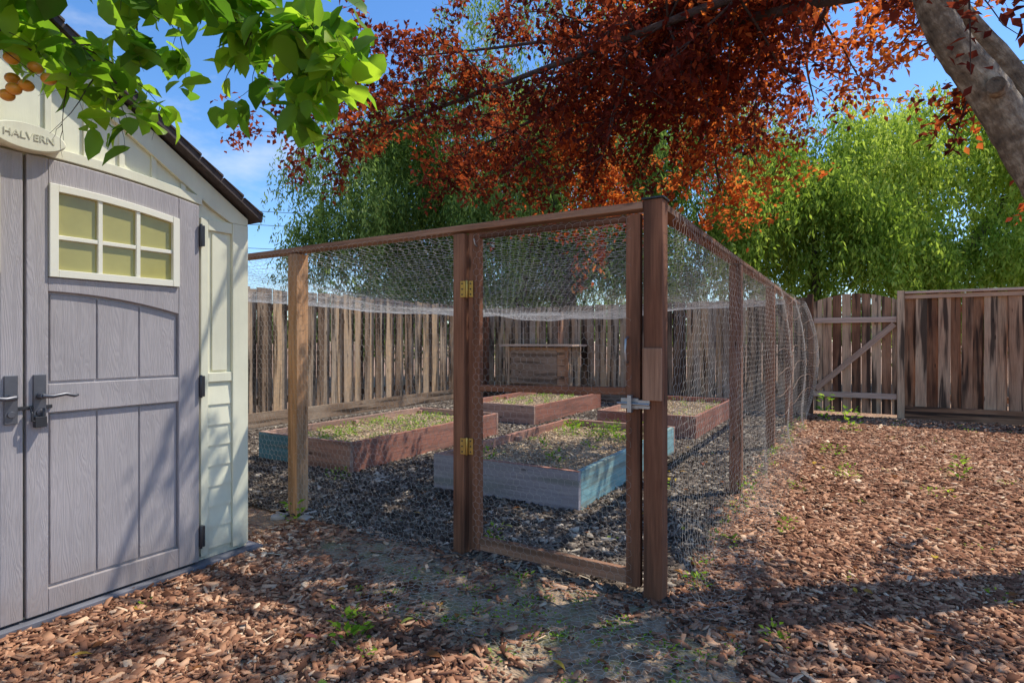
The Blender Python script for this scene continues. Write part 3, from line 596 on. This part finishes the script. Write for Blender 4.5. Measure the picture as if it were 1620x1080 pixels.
for side in(1,-1):
    m=lambda y:C0+side*(y-C0)
    def piece(mb,y0,y1,fb,ft,x0,x1): mb.prism_x([(m(y),z) for y,z in arch(y0,y1,fb,ft)],x0,x1,rnd=.5)
    mb=MB(); piece(mb,1.013,1.745,k_(.04),zt,FX+.001,FX+.014)
    X1=FX+.036
    piece(mb,1.013,1.088,k_(.04),zt,FX+.0145,X1); piece(mb,1.64,1.745,k_(.04),zt,FX+.0145,X1)
    piece(mb,1.0885,1.6395,k_(.04),k_(.14),FX+.0145,X1-.001); piece(mb,1.0885,1.6395,k_(.893),k_(1.017),FX+.0145,X1-.001)
    pt=lambda y:1.415-.075*((y-1.088)/.55)**2
    wt=lambda y:1.880-.055*((y-1.088)/.55)**2
    piece(mb,1.0885,1.6395,pt,k_(1.475),FX+.0145,X1-.001); piece(mb,1.0885,1.6395,wt,zt,FX+.0145,X1-.001)
    for i in range(3):
        a=1.10+i*.18; piece(mb,a,a+.174,k_(.15),k_(.885),FX+.0145,FX+.021); piece(mb,a,a+.174,k_(1.027),lambda y:pt(y)-.012,FX+.0145,FX+.021)
    mb.obj('door_leaf',M_door,shed,.004)
    mb=MB(); wb=1.478; X2=X1+.012; f=.032
    piece(mb,1.090,1.090+f,k_(wb),wt,FX+.02,X2); piece(mb,1.638-f,1.638,k_(wb),wt,FX+.02,X2)
    piece(mb,1.0905+f,1.6375-f,k_(wb),k_(wb+f),FX+.02,X2-.001); piece(mb,1.0905+f,1.6375-f,lambda y:wt(y)-f,wt,FX+.02,X2-.001)
    for i in(1,2):
        yc=1.122+(1.606-1.122)*i/3; piece(mb,yc-.009,yc+.009,k_(wb+f+.001),lambda y:wt(y)-f-.001,FX+.02,X2-.006)
    for i in range(3):
        a=1.122+.1613*i; piece(mb,a+(.0095 if i else .001),a+.1613-(.0095 if i<2 else .001),k_(wb+.165),k_(wb+.183),FX+.02,X2-.008)
    mb.obj('window_frame',M_white,shed,.003)
    mb=MB(); piece(mb,1.10,1.63,k_(wb+.01),lambda y:wt(y)-.01,FX+.0146,FX+.026); mb.obj('window_pane',M_glass,shed)
    mb=MB(); q=FX+.018
    piece(mb,1.765,1.806,k_(.05),k_(1.86),FX+.001,q); piece(mb,1.944,2.038,k_(.05),k_(1.86),FX+.001,q+.004)
    piece(mb,1.8065,1.9435,k_(.98),k_(1.03),FX+.001,q-.002); piece(mb,1.8065,1.9435,k_(1.80),k_(1.86),FX+.001,q-.002)
    piece(mb,1.832,1.918,k_(1.04),k_(1.79),FX+.001,FX+.008)
    mb.obj('side_trim',M_cream,shed,.003)
    mb=MB()
    for i in range(8):
        z=.08+i*.111; n0=len(mb.v)
        for (xx,zz) in((FX+.001,z),(FX+.012,z),(FX+.005,z+.1105),(FX+.001,z+.1105)):
            for yy in sorted((m(1.808),m(1.942))): mb.v.append((xx,yy,zz)); mb.g.append((xx,yy,zz)); mb.r.append(.5)
        for f_ in((0,2,4,6),(7,5,3,1),(0,1,3,2),(2,3,5,4),(4,5,7,6),(6,7,1,0)): mb.f.append(tuple(n0+v for v in f_)); mb.sm.append(False)
    mb.obj('lap_siding',M_cream,shed)
    mb=MB()
    zr=lambda y:rz-sl*(y-C0)
    piece(mb,C0+.0005,1.765,lambda y:zt(y)+.012,lambda y:min(zt(y)+.055,zr(y)-.05),FX+.001,FX+.03)
    piece(mb,C0+.0005,2.036,lambda y:max(zr(y)-.13,1.861),lambda y:max(zr(y)-.01,1.862),FX+.001,FX+.022)
    for i in range(5):
        yb=C0+.09+.145*i
        if zr(yb)-.135>zt(yb)+.08: piece(mb,yb-.012,yb+.012,lambda y:zt(y)+.056,lambda y:zr(y)-.131,FX+.001,FX+.011)
    mb.obj('trim',M_cream,shed,.003)
    mb=MB()
    for z in(1.76,.963,.168):
        mb.bb(FX+.02,FX+.045,min(m(1.747),m(1.772)),max(m(1.747),m(1.772)),z-.055,z+.055); mb.tube([(FX+.047,m(1.748),z-.06),(FX+.047,m(1.748),z+.06)],[.008,.008],8)
    mb.obj('hinges',M_black,shed,.002)
    mb=MB(); yh=1.055; x=X1
    mb.bb(x+.0005,x+.012,min(m(yh-.022),m(yh+.022)),max(m(yh-.022),m(yh+.022)),.86,1.06)
    mb.tube([(x+.012,m(yh),.97),(x+.05,m(yh),.97)],[.014,.012],10)
    mb.tube([(x+.05,m(yh)-side*.005,.972),(x+.055,m(yh+.03),.968),(x+.055,m(yh+.075),.975),(x+.052,m(yh+.11),.965),(x+.048,m(yh+.125),.968)],[.010,.009,.008,.008,.006],8)
    mb.tube([(x+.012,m(yh),.90),(x+.02,m(yh),.90)],[.014,.014],12)
    mb.obj('door_handle',plain('pewter_handle',(.13,.13,.145),.35,.5),shed,.002)
mb=MB(); X1=FX+.036
mb.bb(X1,X1+.008,.955,1.10,.915,.93); mb.tube([(X1+.02,1.02,.925),(X1+.035,1.02,.90),(X1+.035,1.02,.87),(X1+.035,1.045,.86),(X1+.035,1.06,.88),(X1+.035,1.06,.92)],[.005]*6,8)
mb.bb(X1+.012,X1+.04,1.03,1.07,.84,.885); mb.obj('hasp_and_padlock',M_black,shed,.003)
mb=MB(); ov=.045
for s in(1,-1):
    y0=C0; y1=C0+s*(1.033+ov); z0=rz+.01; z1=rz+.01-sl*(1.033+ov)
    mb.prism_x([(y0,z0),(y1,z1),(y1,z1+.035),(y0,z0+.045)],-5.3,FX+.085,rnd=.5)
    for i in range(9):
        t=(i+.05)/9; ya=y0+(y1-y0)*t; yb=y0+(y1-y0)*((i+1)/9); za=z0+.045-(z0+.045-z1-.035)*t; zb=z1+.035+(z0+.045-z1-.035)*(1-(i+1)/9)
        mb.prism_x([(ya,za+.001),(yb,zb+.001),(yb,zb+.013),(ya,za+.003)],-5.305,FX+.093,rnd=random.random())
mb.obj('roof',M_roof,shed)
mb=MB(); mb.bb(-5.25,FX+.07,yl-.03,yr+.06,.0,.028); mb.obj('base_plate',plain('grey_base',(.16,.16,.18),.6,0,6,.4),shed,.003)
mb=MB(); n=40; n0=len(mb.v); xs=[FX+.03,FX+.075,FX+.085]; sc=[1,1,.93]; zc=2.045
for x,s in zip(xs,sc):
    for i in range(n):
        a=2*math.pi*i/n; mb.v.append((x,C0+math.cos(a)*.13*s,zc+math.sin(a)*.055*s)); mb.g.append((0,0,0)); mb.r.append(.5)
for j in range(2):
    for i in range(n): mb.f.append((n0+j*n+i,n0+j*n+(i+1)%n,n0+(j+1)*n+(i+1)%n,n0+(j+1)*n+i)); mb.sm.append(True)
mb.f.append(tuple(n0+2*n+i for i in range(n))); mb.sm.append(False)
mb.obj('plaque',M_cream,shed)
cu=bpy.data.curves.new('plaque_text','FONT'); cu.body='HALVERN'; cu.size=.040; cu.extrude=.0015; cu.align_x='CENTER'; cu.align_y='CENTER'
to=link(bpy.data.objects.new('plaque_text',cu),shed); to.matrix_world=Matrix.Translation((FX+.086,C0,zc))@Matrix(((0,0,1,0),(1,0,0,0),(0,1,0,0),(0,0,0,1)))
cu.materials.append(plain('plaque_letters',(.66,.64,.47),.5))
shed.location.y=-.02
# ------------------------------------------------------------------ power lines
pw=empty('power_lines'); mb=MB()
for h,dh in((7.9,.0),(7.2,.1),(6.0,.2)):
    pts=[]
    for i in range(25):
        t=i/24; pts.append(W(-22+t*50,26+t*16,h-1.2*4*t*(1-t)*.5+t*1.5))
    mb.tube(pts,[.014]*25,5)
mb.obj('cables',M_black,pw)
# ------------------------------------------------------------------ camera, light, world
cam=bpy.data.cameras.new('camera'); cam.lens=20; cam.sensor_width=36; cam.clip_end=2000; cam.clip_start=.05
co=link(bpy.data.objects.new('camera',cam)); co.location=(0,0,1.2); co.rotation_euler=(math.radians(90),0,A); scene.camera=co
az=math.radians(38); el=math.radians(58)
S=Vector((math.sin(az)*math.cos(el),math.cos(az)*math.cos(el),math.sin(el)))
sl_=bpy.data.lights.new('sun','SUN'); sl_.energy=5.0; sl_.angle=math.radians(.5); sl_.color=(1,.95,.86)
so=link(bpy.data.objects.new('sun',sl_)); so.rotation_euler=S.to_track_quat('Z','Y').to_euler(); so.location=(5,-2,12)
w=bpy.data.worlds.new('World'); scene.world=w; w.use_nodes=True; nt=w.node_tree; bg=nt.nodes['Background']
sk=N(nt,'ShaderNodeTexSky'); sk.sky_type='NISHITA'; sk.sun_disc=False; sk.sun_elevation=el; sk.sun_rotation=az; sk.air_density=1.0; sk.dust_density=.2; sk.ozone_density=2.0
tc=N(nt,'ShaderNodeTexCoord'); n1=mapped_noise(nt,tc.outputs['Generated'],(1.2,2.4,5),1.6,7,.6)
cf=math_n(nt,'MULTIPLY',ramp(nt,[(.54,(0,0,0)),(.78,(1,1,1))],n1).outputs[0],.5)
hs=N(nt,'ShaderNodeHueSaturation'); hs.inputs['Saturation'].default_value=1.2; hs.inputs['Value'].default_value=1.5; nt.links.new(sk.outputs[0],hs.inputs['Color'])
sky=mix(nt,1.0,hs.outputs[0],(.80,.88,.98),'MULTIPLY')
c=mix(nt,cf,sky,(7.0,7.2,7.4)); nt.links.new(c,bg.inputs[0]); bg.inputs[1].default_value=.15
scene.view_settings.view_transform='Standard'; scene.view_settings.look='None'; scene.view_settings.exposure=0
print('verts',sum(len(o.data.vertices) for o in bpy.data.objects if o.type=='MESH'))
